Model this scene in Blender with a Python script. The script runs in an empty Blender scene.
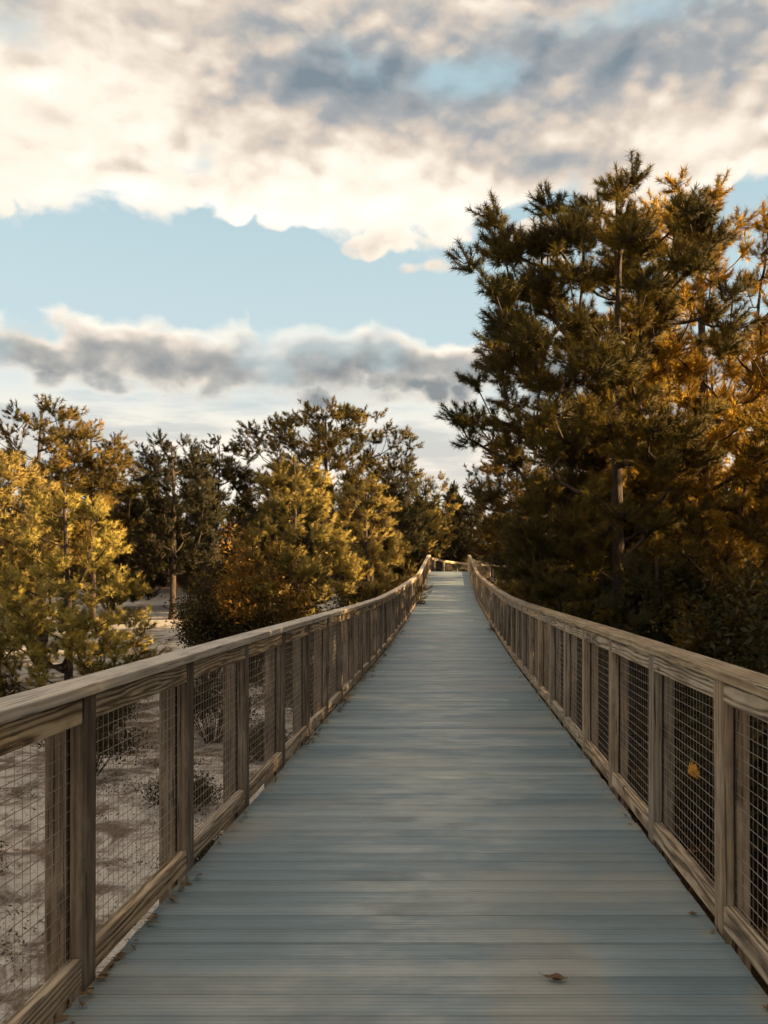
import bpy, bmesh, math, random
import numpy as np
from mathutils import Vector, Matrix

random.seed(7)
rng = np.random.default_rng(11)
scene = bpy.context.scene
COL = scene.collection
R = math.radians
EYE = 3.6                       # eye height above the sand; the deck runs about 1.5 m below the eye

# ------------------------------------------------------------------ helpers
def link(o, parent=None):
    COL.objects.link(o)
    if parent is not None:
        o.parent = parent
    return o

def tag(o, label=None, cat=None, group=None, kind=None):
    if label: o['label'] = label
    if cat: o['category'] = cat
    if group: o['group'] = group
    if kind: o['kind'] = kind
    return o

def empty(name, loc, rz=0.0, s=1.0):
    o = bpy.data.objects.new(name, None)
    o.empty_display_size = 0.3
    o.location = loc; o.rotation_euler = (0, 0, rz); o.scale = (s, s, s)
    return link(o)

def mesh_np(name, verts, faces_flat, face_size, smooth=False, attr=None, puff=None):
    """faces all of one size, given as a flat index array"""
    me = bpy.data.meshes.new(name)
    nv = len(verts); nl = len(faces_flat); nf = nl // face_size
    me.vertices.add(nv); me.vertices.foreach_set('co', np.asarray(verts, np.float32).ravel())
    me.loops.add(nl); me.loops.foreach_set('vertex_index', np.asarray(faces_flat, np.int32))
    me.polygons.add(nf)
    me.polygons.foreach_set('loop_start', np.arange(0, nl, face_size, dtype=np.int32))
    me.polygons.foreach_set('loop_total', np.full(nf, face_size, np.int32))
    if smooth:
        me.polygons.foreach_set('use_smooth', np.ones(nf, bool))
    if attr is not None:
        a = me.attributes.new('tint', 'FLOAT', 'POINT')
        a.data.foreach_set('value', np.asarray(attr, np.float32))
    if puff is not None:
        a = me.attributes.new('puff', 'FLOAT_VECTOR', 'POINT')
        a.data.foreach_set('vector', np.asarray(puff, np.float32).ravel())
    me.update(calc_edges=True)
    return me

def obj(name, me, mat, parent=None, loc=(0, 0, 0), rot=None):
    o = bpy.data.objects.new(name, me)
    if mat is not None and len(me.materials) == 0:
        me.materials.append(mat)
    o.location = loc
    if rot is not None: o.rotation_euler = rot
    return link(o, parent)

# ------------------------------------------------------------------ node helper
class NT:
    def __init__(self, tree):
        self.t = tree; self.n = tree.nodes; self.l = tree.links
    def new(self, typ, **kw):
        n = self.n.new(typ)
        for k, v in kw.items():
            setattr(n, k, v)
        return n
    def plug(self, sock, v):
        if isinstance(v, bpy.types.NodeSocket): self.l.new(v, sock)
        elif v is not None: sock.default_value = v
    def m(self, op, a, b=None, c=None, clamp=False):
        n = self.new('ShaderNodeMath', operation=op); n.use_clamp = clamp
        self.plug(n.inputs[0], a)
        if b is not None: self.plug(n.inputs[1], b)
        if c is not None: self.plug(n.inputs[2], c)
        return n.outputs[0]
    def sstep(self, v, a, b, lo=0.0, hi=1.0):
        n = self.new('ShaderNodeMapRange', interpolation_type='SMOOTHSTEP')
        self.plug(n.inputs[0], v); n.inputs[1].default_value = a; n.inputs[2].default_value = b
        n.inputs[3].default_value = lo; n.inputs[4].default_value = hi
        return n.outputs[0]
    def lin(self, v, a, b, lo=0.0, hi=1.0):
        n = self.new('ShaderNodeMapRange')
        self.plug(n.inputs[0], v); n.inputs[1].default_value = a; n.inputs[2].default_value = b
        n.inputs[3].default_value = lo; n.inputs[4].default_value = hi
        return n.outputs[0]
    def mix(self, f, a, b, blend='MIX'):
        n = self.new('ShaderNodeMix', data_type='RGBA', blend_type=blend)
        self.plug(n.inputs[0], f); self.plug(n.inputs[6], a); self.plug(n.inputs[7], b)
        return n.outputs[2]
    def ramp(self, v, stops):
        n = self.new('ShaderNodeValToRGB')
        while len(n.color_ramp.elements) < len(stops): n.color_ramp.elements.new(0.5)
        for e, (p, c) in zip(n.color_ramp.elements, stops):
            e.position = p; e.color = (*c, 1)
        self.plug(n.inputs[0], v)
        return n.outputs[0]
    def noise(self, vec, scale, detail=4, rough=0.55, dist=0.0):
        n = self.new('ShaderNodeTexNoise')
        if vec is not None: self.plug(n.inputs['Vector'], vec)
        n.inputs['Scale'].default_value = scale; n.inputs['Detail'].default_value = detail
        n.inputs['Roughness'].default_value = rough; n.inputs['Distortion'].default_value = dist
        return n.outputs['Fac']
    def mapping(self, vec, loc=(0, 0, 0), scale=(1, 1, 1)):
        n = self.new('ShaderNodeMapping')
        self.plug(n.inputs['Vector'], vec)
        self.plug(n.inputs['Location'], loc); n.inputs['Scale'].default_value = scale
        return n.outputs[0]
    def bump(self, h, strength=0.3, dist=0.01):
        n = self.new('ShaderNodeBump')
        n.inputs['Strength'].default_value = strength; n.inputs['Distance'].default_value = dist
        self.plug(n.inputs['Height'], h)
        return n.outputs[0]

def new_mat(name):
    m = bpy.data.materials.new(name); m.use_nodes = True
    nt = NT(m.node_tree); nt.n.clear()
    out = nt.new('ShaderNodeOutputMaterial')
    return m, nt, out

def c4(c): return (*c, 1)

# ------------------------------------------------------------------ materials
def wood_material(name, base, dark, pale, rough=0.75, ring=17, warpk=34.0, gk=0.62, bl=0.55):
    m, nt, out = new_mat(name)
    tc = nt.new('ShaderNodeTexCoord'); oi = nt.new('ShaderNodeObjectInfo')
    off = nt.new('ShaderNodeCombineXYZ')
    r = oi.outputs['Random']
    nt.plug(off.inputs[0], nt.lin(r, 0, 1, -0.10, 0.10))
    nt.plug(off.inputs[1], nt.m('MULTIPLY', r, 37.0))
    nt.plug(off.inputs[2], nt.lin(nt.m('FRACT', nt.m('MULTIPLY', r, 17.3)), 0, 1, -0.07, 0.07))
    add = nt.new('ShaderNodeVectorMath', operation='ADD')
    nt.plug(add.inputs[0], tc.outputs['Object']); nt.plug(add.inputs[1], off.outputs[0])
    p = add.outputs[0]
    long = nt.mapping(p, scale=(1, 0.10, 1))
    warp = nt.noise(nt.mapping(p, scale=(1, 0.22, 1)), 5.5, 2, 0.5)
    wv = nt.new('ShaderNodeTexWave', wave_type='RINGS', rings_direction='Y')
    nt.plug(wv.inputs['Vector'], nt.mapping(p, scale=(1, 0.0, 1)))
    wv.inputs['Scale'].default_value = ring; wv.inputs['Distortion'].default_value = 0
    nt.plug(wv.inputs['Phase Offset'], nt.m('MULTIPLY', warp, warpk))
    grain = wv.outputs['Fac']
    fibre = nt.noise(nt.mapping(p, scale=(1, 0.022, 1)), 150, 4, 0.7)
    blot = nt.noise(nt.mapping(p, scale=(1, 0.4, 1)), 7, 3, 0.6)
    knotn = nt.new('ShaderNodeTexVoronoi'); nt.plug(knotn.inputs['Vector'], nt.mapping(p, scale=(1, 0.35, 1)))
    knotn.inputs['Scale'].default_value = 5.0
    knot = nt.sstep(knotn.outputs['Distance'], 0.12, 0.05)
    f = nt.m('ADD', nt.m('MULTIPLY', nt.m('POWER', grain, 1.6), gk), nt.m('MULTIPLY', fibre, 1.0 - gk))
    col = nt.ramp(f, [(0.20, pale), (0.44, base), (0.76, dark)])
    col = nt.mix(nt.sstep(blot, 0.40, 0.72, 0, 0.55), col, c4([x * 0.55 for x in dark]))
    col = nt.mix(nt.m('MULTIPLY', knot, 0.8), col, c4([x * 0.35 for x in dark]))
    bleach = nt.noise(nt.mapping(p, loc=(4.0, 9.0, 2.0), scale=(1, 0.25, 1)), 9, 5, 0.7)
    col = nt.mix(nt.sstep(bleach, 0.46, 0.68, 0, bl), col, c4([0.55 * q + 0.45 * g for q, g in zip(pale, (0.42, 0.385, 0.335))]))
    crack = nt.noise(nt.mapping(p, loc=(1.0, 3.0, 5.0), scale=(1, 0.03, 1)), 85, 2, 0.5)
    cr = nt.sstep(crack, 0.60, 0.67)
    col = nt.mix(nt.m('MULTIPLY', cr, 0.8), col, c4([x * 0.3 for x in dark]))
    # every board has weathered a little differently
    tint = nt.ramp(nt.m('FRACT', nt.m('MULTIPLY', r, 91.7)), [(0.0, (0.78, 0.80, 0.82)), (0.5, (1.0, 0.98, 0.95)), (1.0, (1.14, 1.02, 0.86))])
    col = nt.mix(1.0, col, tint, 'MULTIPLY')
    b = nt.new('ShaderNodeBsdfPrincipled')
    nt.plug(b.inputs['Base Color'], col); b.inputs['Roughness'].default_value = rough
    b.inputs['Specular IOR Level'].default_value = 0.3
    nt.plug(b.inputs['Normal'], nt.bump(nt.m('SUBTRACT', nt.m('ADD', fibre, nt.m('MULTIPLY', grain, -0.4)), nt.m('MULTIPLY', cr, 1.2)), 0.6, 0.005))
    nt.l.new(b.outputs[0], out.inputs[0])
    return m

M = {}
M['rail_wood'] = wood_material('weathered_rail_wood', (0.43, 0.30, 0.17), (0.13, 0.078, 0.038), (0.62, 0.48, 0.30), 0.75, 17, 26.0, 0.52, 0.22)
M['rail_grey'] = wood_material('grey_rail_wood', (0.38, 0.295, 0.20), (0.12, 0.085, 0.055), (0.56, 0.46, 0.34), 0.78, 16, 22.0, 0.46, 0.40)
M['cap_wood'] = wood_material('pale_handrail_wood', (0.60, 0.50, 0.39), (0.42, 0.33, 0.24), (0.70, 0.61, 0.50), 0.55, 13, 14.0, 0.28)
M['cap_brown'] = wood_material('brown_handrail_wood', (0.36, 0.27, 0.165), (0.21, 0.145, 0.08), (0.46, 0.36, 0.235), 0.65, 12, 16.0, 0.38)
M['post_wood'] = wood_material('grey_post_wood', (0.145, 0.110, 0.078), (0.066, 0.048, 0.033), (0.22, 0.178, 0.132), 0.8, 12, 9.0, 0.26)
M['post_pale'] = wood_material('pale_post_wood', (0.30, 0.24, 0.175), (0.15, 0.112, 0.078), (0.40, 0.335, 0.25), 0.8, 12, 9.0, 0.26)

def wire_material():
    m, nt, out = new_mat('galvanised_wire')
    b = nt.new('ShaderNodeBsdfPrincipled')
    tc = nt.new('ShaderNodeTexCoord')
    nt.plug(b.inputs['Base Color'], nt.ramp(nt.noise(tc.outputs['Object'], 9, 3), [(0.3, (0.22, 0.17, 0.13)), (0.7, (0.36, 0.31, 0.26))]))
    b.inputs['Metallic'].default_value = 0.35; b.inputs['Roughness'].default_value = 0.55
    nt.l.new(b.outputs[0], out.inputs[0])
    return m
M['wire'] = wire_material()

def deck_material():
    m, nt, out = new_mat('composite_deck_boards')
    tc = nt.new('ShaderNodeTexCoord'); geo = nt.new('ShaderNodeNewGeometry')
    p = tc.outputs['Object']
    isl = geo.outputs['Random Per Island']
    fib = nt.noise(nt.mapping(p, scale=(0.05, 1, 1)), 42, 4, 0.6)        # streaks along each board
    stain = nt.noise(nt.mapping(p, scale=(0.55, 1.0, 1)), 1.1, 5, 0.6)
    patch = nt.noise(nt.mapping(p, scale=(0.28, 2.2, 1)), 1.6, 4, 0.55)
    col = nt.ramp(isl, [(0.0, (0.112, 0.174, 0.202)), (0.30, (0.160, 0.228, 0.256)), (0.7, (0.202, 0.268, 0.294)), (1.0, (0.29, 0.345, 0.360))])
    col = nt.mix(nt.sstep(fib, 0.40, 0.75, 0, 0.30), col, (0.098, 0.122, 0.130, 1))
    col = nt.mix(nt.sstep(stain, 0.48, 0.70, 0, 0.60), col, (0.33, 0.315, 0.275, 1))
    col = nt.mix(nt.sstep(patch, 0.52, 0.75, 0, 0.5), col, (0.10, 0.125, 0.13, 1))
    sxx = nt.new('ShaderNodeSeparateXYZ'); nt.plug(sxx.inputs[0], p)
    mid = nt.sstep(nt.m('ABSOLUTE', nt.m('ADD', sxx.outputs[0], nt.m('MULTIPLY', nt.m('SUBTRACT', stain, 0.45), 2.2))), 0.95, 0.10)
    row = nt.m('FLOOR', nt.m('DIVIDE', nt.m('ADD', sxx.outputs[1], 4.0), 0.14))
    bv = nt.new('ShaderNodeCombineXYZ'); nt.plug(bv.inputs[0], sxx.outputs[0]); nt.plug(bv.inputs[1], nt.m('MULTIPLY', row, 0.83)); nt.plug(bv.inputs[2], nt.m('MULTIPLY', sxx.outputs[1], 1.2))
    fine = nt.noise(nt.mapping(p, loc=(3, 0, 0), scale=(0.06, 1, 1)), 55, 4, 0.65)
    streak = nt.m('ADD', nt.m('MULTIPLY', nt.noise(bv.outputs[0], 1.5, 5, 0.62), 0.72), nt.m('MULTIPLY', fine, 0.28))
    dk = nt.m('ADD', nt.m('MULTIPLY', nt.noise(nt.mapping(bv.outputs[0], loc=(9, 5, 0)), 1.3, 5, 0.62), 0.75), nt.m('MULTIPLY', fine, 0.25))
    col = nt.mix(nt.m('MULTIPLY', mid, nt.sstep(streak, 0.42, 0.60, 0.10, 0.80)), col, (0.405, 0.42, 0.40, 1))
    col = nt.mix(nt.m('MULTIPLY', nt.sstep(dk, 0.52, 0.66, 0, 0.55), nt.lin(mid, 0, 1, 0.35, 1.0)), col, (0.105, 0.125, 0.130, 1))
    # blown sand along the edges; a pale lens flare painted on the near boards
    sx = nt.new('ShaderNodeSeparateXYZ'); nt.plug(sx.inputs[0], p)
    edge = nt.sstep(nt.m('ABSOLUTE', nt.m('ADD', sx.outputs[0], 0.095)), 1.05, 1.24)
    sand_flare_n = nt.noise(p, 4.5, 5, 0.65)
    es = nt.m('MULTIPLY', edge, nt.sstep(sand_flare_n, 0.50, 0.62))
    dx = nt.m('DIVIDE', nt.m('SUBTRACT', nt.m('ADD', sx.outputs[0], nt.m('MULTIPLY', sand_flare_n, 0.22)), 0.47), 0.25)
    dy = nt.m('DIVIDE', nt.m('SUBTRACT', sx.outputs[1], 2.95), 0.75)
    flare = nt.sstep(nt.m('ADD', nt.m('MULTIPLY', dx, dx), nt.m('MULTIPLY', dy, dy)), 1.2, 0.35, 0, 0.30)
    col = nt.mix(nt.m('MAXIMUM', nt.m('MULTIPLY', es, 0.6), flare), col, (0.36, 0.29, 0.21, 1))
    wv = nt.new('ShaderNodeTexWave', wave_type='BANDS', bands_direction='Y')
    nt.plug(wv.inputs['Vector'], p); wv.inputs['Scale'].default_value = 12.57
    groove = nt.sstep(wv.outputs['Fac'], 0.02, 0.42)
    col = nt.mix(nt.m('MULTIPLY', nt.m('SUBTRACT', 1.0, groove), 0.26), col, (0.06, 0.07, 0.07, 1))
    b = nt.new('ShaderNodeBsdfPrincipled')
    nt.plug(b.inputs['Base Color'], col)
    nt.plug(b.inputs['Roughness'], nt.lin(fib, 0.3, 0.7, 0.40, 0.60))
    b.inputs['Specular IOR Level'].default_value = 0.4
    h = nt.m('ADD', nt.m('MULTIPLY', groove, 0.7), nt.m('MULTIPLY', fib, 0.5))
    nt.plug(b.inputs['Normal'], nt.bump(h, 0.5, 0.003))
    nt.l.new(b.outputs[0], out.inputs[0])
    return m
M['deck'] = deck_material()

def bark_material():
    m, nt, out = new_mat('pine_bark')
    tc = nt.new('ShaderNodeTexCoord')
    p = tc.outputs['Object']
    n1 = nt.noise(nt.mapping(p, scale=(1, 1, 0.25)), 14, 5, 0.65)
    vor = nt.new('ShaderNodeTexVoronoi', feature='DISTANCE_TO_EDGE'); nt.plug(vor.inputs['Vector'], nt.mapping(p, scale=(1, 1, 0.35)))
    vor.inputs['Scale'].default_value = 11
    col = nt.ramp(n1, [(0.3, (0.022, 0.014, 0.009)), (0.55, (0.058, 0.036, 0.022)), (0.8, (0.10, 0.065, 0.042))])
    col = nt.mix(nt.sstep(vor.outputs['Distance'], 0.08, 0.0, 0, 0.8), col, (0.02, 0.013, 0.01, 1))
    b = nt.new('ShaderNodeBsdfPrincipled')
    nt.plug(b.inputs['Base Color'], col); b.inputs['Roughness'].default_value = 0.9
    nt.plug(b.inputs['Normal'], nt.bump(nt.m('ADD', n1, vor.outputs['Distance']), 0.8, 0.03))
    nt.l.new(b.outputs[0], out.inputs[0])
    return m
M['bark'] = bark_material()

def foliage_material(name, a, b_, c, trans=0.45, puffy=False):
    """needles: three greens/golds by tuft, with light passing through"""
    m, nt, out = new_mat(name)
    at = nt.new('ShaderNodeAttribute'); at.attribute_name = 'tint'
    geo = nt.new('ShaderNodeNewGeometry')
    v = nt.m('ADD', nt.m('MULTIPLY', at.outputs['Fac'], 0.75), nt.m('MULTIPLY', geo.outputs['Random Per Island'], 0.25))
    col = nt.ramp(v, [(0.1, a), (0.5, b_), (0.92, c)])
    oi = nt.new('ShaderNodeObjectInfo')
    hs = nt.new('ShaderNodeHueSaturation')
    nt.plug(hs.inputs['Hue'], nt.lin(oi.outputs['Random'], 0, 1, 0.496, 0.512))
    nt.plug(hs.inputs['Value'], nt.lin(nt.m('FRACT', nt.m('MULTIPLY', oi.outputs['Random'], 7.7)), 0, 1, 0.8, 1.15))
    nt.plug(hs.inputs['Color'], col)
    d = nt.new('ShaderNodeBsdfPrincipled'); nt.plug(d.inputs['Base Color'], hs.outputs[0])
    d.inputs['Roughness'].default_value = 0.6; d.inputs['Specular IOR Level'].default_value = 0.25
    t = nt.new('ShaderNodeBsdfTranslucent'); nt.plug(t.inputs['Color'], hs.outputs[0])
    if puffy:                   # a tuft of fine needles shades like a soft ball, not like its flat blades
        pf = nt.new('ShaderNodeAttribute'); pf.attribute_name = 'puff'
        vt = nt.new('ShaderNodeVectorTransform', vector_type='NORMAL', convert_from='OBJECT', convert_to='WORLD')
        nt.plug(vt.inputs[0], pf.outputs['Vector'])
        va = nt.new('ShaderNodeVectorMath', operation='MULTIPLY_ADD')
        nt.plug(va.inputs[0], geo.outputs['Normal']); va.inputs[1].default_value = (0.35, 0.35, 0.35); nt.plug(va.inputs[2], vt.outputs[0])
        vn = nt.new('ShaderNodeVectorMath', operation='NORMALIZE'); nt.plug(vn.inputs[0], va.outputs[0])
        nt.plug(d.inputs['Normal'], vn.outputs[0]); nt.plug(t.inputs['Normal'], vn.outputs[0])
    mx = nt.new('ShaderNodeMixShader'); mx.inputs[0].default_value = trans
    nt.l.new(d.outputs[0], mx.inputs[1]); nt.l.new(t.outputs[0], mx.inputs[2])
    nt.l.new(mx.outputs[0], out.inputs[0])
    return m
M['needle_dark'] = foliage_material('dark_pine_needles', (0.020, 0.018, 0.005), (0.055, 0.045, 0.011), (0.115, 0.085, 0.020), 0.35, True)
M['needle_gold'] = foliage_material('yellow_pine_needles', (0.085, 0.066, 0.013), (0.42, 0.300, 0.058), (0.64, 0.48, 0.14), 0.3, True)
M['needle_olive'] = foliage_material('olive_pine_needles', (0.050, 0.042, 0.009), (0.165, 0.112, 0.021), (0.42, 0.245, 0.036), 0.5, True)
M['needle_glow'] = foliage_material('backlit_pine_needles', (0.28, 0.155, 0.016), (0.60, 0.36, 0.045), (0.74, 0.50, 0.095), 0.7, True)  # amber backlight and glare painted into the needle colour
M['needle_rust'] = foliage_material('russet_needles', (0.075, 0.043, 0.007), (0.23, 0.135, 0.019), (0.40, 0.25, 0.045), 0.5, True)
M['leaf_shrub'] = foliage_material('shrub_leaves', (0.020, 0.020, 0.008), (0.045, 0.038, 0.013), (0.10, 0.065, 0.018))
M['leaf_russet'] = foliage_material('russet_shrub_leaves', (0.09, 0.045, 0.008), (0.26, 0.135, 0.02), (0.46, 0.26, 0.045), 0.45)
M['leaf_dry'] = foliage_material('dry_leaves', (0.10, 0.06, 0.03), (0.20, 0.125, 0.06), (0.34, 0.23, 0.12), 0.2)
M['scrub'] = foliage_material('dry_scrub', (0.035, 0.024, 0.015), (0.085, 0.058, 0.036), (0.17, 0.12, 0.075), 0.2)

def ground_material():
    m, nt, out = new_mat('sand_and_litter')
    tc = nt.new('ShaderNodeTexCoord'); p = tc.outputs['Object']
    sx = nt.new('ShaderNodeSeparateXYZ'); nt.plug(sx.inputs[0], p)
    n_big = nt.noise(p, 0.33, 5, 0.6); n_mid = nt.noise(p, 1.5, 7, 0.72, 0.6); n_fine = nt.noise(p, 26, 4, 0.6)
    sand = nt.ramp(n_fine, [(0.3, (0.38, 0.335, 0.285)), (0.55, (0.54, 0.49, 0.425)), (0.8, (0.64, 0.59, 0.52))])
    litter = nt.ramp(nt.noise(p, 40, 4, 0.7), [(0.3, (0.035, 0.020, 0.010)), (0.55, (0.10, 0.058, 0.028)), (0.8, (0.20, 0.12, 0.055))])
    # the right of the boardwalk is wood floor, the left open sand with patches of litter
    wx = nt.m('ADD', sx.outputs[0], nt.m('MULTIPLY', nt.m('SUBTRACT', n_mid, 0.5), 6.0))
    right = nt.sstep(wx, -0.5, 1.8)
    far = nt.sstep(nt.m('ADD', sx.outputs[1], nt.m('MULTIPLY', n_mid, 14.0)), 52, 64)
    pat = nt.m('ADD', nt.m('MULTIPLY', n_big, 0.35), nt.m('MULTIPLY', n_mid, 0.65))
    pat = nt.m('ADD', pat, nt.m('MULTIPLY', nt.sstep(sx.outputs[1], 10, 17), nt.sstep(sx.outputs[1], 34, 24, 0, 0.055)))
    f = nt.m('MAXIMUM', nt.m('MAXIMUM', right, far), nt.sstep(pat, 0.475, 0.61, 0, 0.88))
    col = nt.mix(f, sand, litter)
    b = nt.new('ShaderNodeBsdfPrincipled')
    nt.plug(b.inputs['Base Color'], col); b.inputs['Roughness'].default_value = 0.95
    b.inputs['Specular IOR Level'].default_value = 0.15
    nt.plug(b.inputs['Normal'], nt.bump(nt.m('ADD', n_fine, nt.m('MULTIPLY', n_mid, 3.0)), 0.6, 0.05))
    nt.l.new(b.outputs[0], out.inputs[0])
    return m
M['ground'] = ground_material()

# ------------------------------------------------------------------ terrain
def sm(t):
    t = np.clip(t, 0, 1); return t * t * (3 - 2 * t)

_k = np.random.default_rng(3)
_W = [(_k.uniform(0.05, 0.5), _k.uniform(0, 6.28), _k.uniform(0, 6.28)) for _ in range(14)]
def ground_z(x, y):
    x = np.asarray(x, float); y = np.asarray(y, float)
    z = 2.55 * sm((y - 24) / 34.0)
    for k, a, ph in _W:
        z = z + 0.055 / (0.35 + k) * 0.5 * np.sin(k * (x * math.cos(a) + y * math.sin(a)) * 1.6 + ph) * np.clip(np.abs(x) / 6, 0.25, 1)
    # keep it under the boardwalk
    return z

def build_ground():
    def axis(lo, hi, inner_lo, inner_hi, fine, coarse):
        a = list(np.arange(lo, inner_lo, coarse)) + list(np.arange(inner_lo, inner_hi, fine)) + list(np.arange(inner_hi, hi + coarse, coarse))
        return np.array(a)
    xs = axis(-600, 600, -34, 34, 0.4, 20); ys = axis(-200, 900, -10, 84, 0.4, 20)
    X, Y = np.meshgrid(xs, ys)
    Z = ground_z(X, Y)
    V = np.stack([X, Y, Z], -1).reshape(-1, 3)
    nx, ny = len(xs), len(ys)
    i = np.arange(ny - 1)[:, None] * nx + np.arange(nx - 1)[None, :]
    F = np.stack([i, i + 1, i + 1 + nx, i + nx], -1).reshape(-1)
    me = mesh_np('ground', V, F, 4, smooth=True)
    return tag(obj('ground', me, M['ground']), 'pale sand strewn with dark litter on the left, brown wood floor on the right', kind='structure')
build_ground()

# ------------------------------------------------------------------ boardwalk line
CX = -0.095; HALF = 1.22
_pd = np.array([-6, 0, 4, 9, 16, 25, 30, 36.5, 42, 48, 53, 55.5, 58, 61, 66, 76, 90], float)
_pz = np.array([-1.45, -1.48, -1.50, -1.55, -1.60, -1.48, -1.37, -1.20, -0.84, -0.42, -0.09, -0.04, -0.17, -0.45, -0.80, -1.3, -1.5])
# monotone-ish smooth interpolation (Catmull slopes)
_m = np.gradient(_pz, _pd)
def deck_z(s):
    s = np.asarray(s, float)
    k = np.clip(np.searchsorted(_pd, s) - 1, 0, len(_pd) - 2)
    h = _pd[k + 1] - _pd[k]; t = (s - _pd[k]) / h
    return EYE + (2*t**3 - 3*t**2 + 1) * _pz[k] + (t**3 - 2*t**2 + t) * h * _m[k] + (-2*t**3 + 3*t**2) * _pz[k+1] + (t**3 - t**2) * h * _m[k+1]
TURN0, RAD, TURN = 57.2, 4.6, R(78)
def line(s, off=0.0):
    """point on the boardwalk at chainage s, off metres to its right; and heading angle (clockwise from +Y)"""
    if s <= TURN0:
        return Vector((CX + off, s, float(deck_z(s)))), 0.0
    arc = RAD * TURN
    a = min((s - TURN0) / RAD, TURN)
    c = Vector((CX + RAD, TURN0, 0))
    p = c + Vector((-math.cos(a), math.sin(a), 0)) * (RAD - off)
    if s > TURN0 + arc:
        p += Vector((math.sin(a), math.cos(a), 0)) * (s - TURN0 - arc)
    p.z = float(deck_z(s))
    return p, a

def build_deck():
    V = []; F = []
    pitch, w, th = 0.140, 0.1370, 0.028
    s = -4.0
    s_end = 76.0
    k = 0
    rr = random.Random(5)
    while s < s_end:
        jl, jr = rr.uniform(-0.006, 0.006), rr.uniform(-0.006, 0.006)
        big = 0.0
        if k in (52, 60):            # two joints that gape a little more
            big = 0.007
        c0, a0 = line(s); c1, a1 = line(s + w - big)
        q = []
        for (c, a, ss) in ((c0, a0, s), (c1, a1, s + w - big)):
            r_ = Vector((math.cos(a), -math.sin(a), 0))
            q.append((c - r_ * (HALF - 0.012 + jl), c + r_ * (HALF - 0.012 + jr)))
        dz = rr.uniform(-0.0016, 0.0016)
        b = len(V)
        ch = 0.004
        L0, R0 = q[0]; L1, R1 = q[1]
        up = Vector((0, 0, dz)); dn = Vector((0, 0, -ch + dz)); bt = Vector((0, 0, -th))
        e = (L1 - L0).normalized() * ch; e2 = (R1 - R0).normalized() * ch
        V += [L0 + bt, R0 + bt, L0 + dn, R0 + dn, L0 + e + up, R0 + e2 + up, L1 - e + up, R1 - e2 + up, L1 + dn, R1 + dn, L1 + bt, R1 + bt]
        for i in range(0, 10, 2):
            F += [b + i, b + i + 1, b + i + 3, b + i + 2]
        F += [b + 10, b + 11, b + 1, b]
        s += pitch; k += 1
    me = mesh_np('boardwalk', np.array([tuple(v) for v in V]), np.array(F), 4)
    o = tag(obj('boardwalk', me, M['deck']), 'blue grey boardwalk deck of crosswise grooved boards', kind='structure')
    # end caps of the boards are open boxes seen only from the side: close them with the rim joists
    for sgn in (-1, 1):
        V = []; F = []
        ss = np.arange(-4, 76, 0.5)
        for s in ss:
            p, a = line(float(s), 0)
            r_ = Vector((math.cos(a), -math.sin(a), 0)) * sgn
            for off, z in ((HALF - 0.03, -0.032), (HALF - 0.07, -0.032), (HALF - 0.07, -0.27), (HALF - 0.03, -0.27)):
                q = p + r_ * off; V.append((q.x, q.y, q.z + z))
        for i in range(len(ss) - 1):
            for j in range(4):
                a_, b_ = i * 4 + j, i * 4 + (j + 1) % 4
                F += [a_, b_, b_ + 4, a_ + 4]
        obj('rim_joist', mesh_np('rim_joist', np.array(V), np.array(F), 4), M['post_wood'], o)
    for i in range(13):
        s = 0.5 + i * 3.63
        p, a = line(s)
        for off in (-0.85, 0.85):
            g = float(ground_z(p.x + off, p.y)) - 0.3
            top = p.z - 0.28
            if top - g < 0.3: continue
            bm = bmesh.new()
            bmesh.ops.create_cone(bm, cap_ends=True, segments=12, radius1=0.13, radius2=0.12, depth=top - g)
            me = bpy.data.meshes.new('pile'); bm.to_mesh(me); bm.free()
            obj('pile', me, M['post_wood'], o, (p.x + off, p.y, (top + g) / 2))
    return o
boardwalk = build_deck()

# ------------------------------------------------------------------ railings
def board_mesh(name, wx, ly, hz, bev=0.004):
    bm = bmesh.new()
    bmesh.ops.create_cube(bm, size=1.0)
    bmesh.ops.scale(bm, vec=(wx, ly, hz), verts=bm.verts)
    bmesh.ops.bevel(bm, geom=list(bm.edges), offset=bev, segments=1, affect='EDGES')
    me = bpy.data.meshes.new(name); bm.to_mesh(me); bm.free()
    return me

def board(name, p0, p1, wx, hz, mat, parent, jitter=0.0):
    """a board running from p0 to p1 (its centre line); local Y is its length"""
    d = p1 - p0; L = d.length
    o = obj(name, board_mesh(name, wx, L, hz), mat, parent)
    yaw = math.atan2(-d.x, d.y); pitch = math.asin(max(-1, min(1, d.z / L)))
    o.rotation_euler = (pitch + random.uniform(-jitter, jitter), random.uniform(-jitter, jitter) * 2, yaw)
    o.location = (p0 + p1) / 2 - parent.location
    return o

def merge_boxes(name, boxes, bev=0.004):
    """several upright boards as ONE mesh whose local Y is vertical (so the grain runs up)"""
    bm = bmesh.new()
    for (cx, cy, cz, sx, sy, sz) in boxes:
        r_ = bmesh.ops.create_cube(bm, size=1.0)
        vs = r_['verts']
        bmesh.ops.scale(bm, vec=(sx, sz, sy), verts=vs)
        bmesh.ops.translate(bm, vec=(cx, cz, -cy), verts=vs)
    bmesh.ops.bevel(bm, geom=list(bm.edges), offset=bev, segments=1, affect='EDGES')
    me = bpy.data.meshes.new(name); bm.to_mesh(me); bm.free()
    return me

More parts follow.
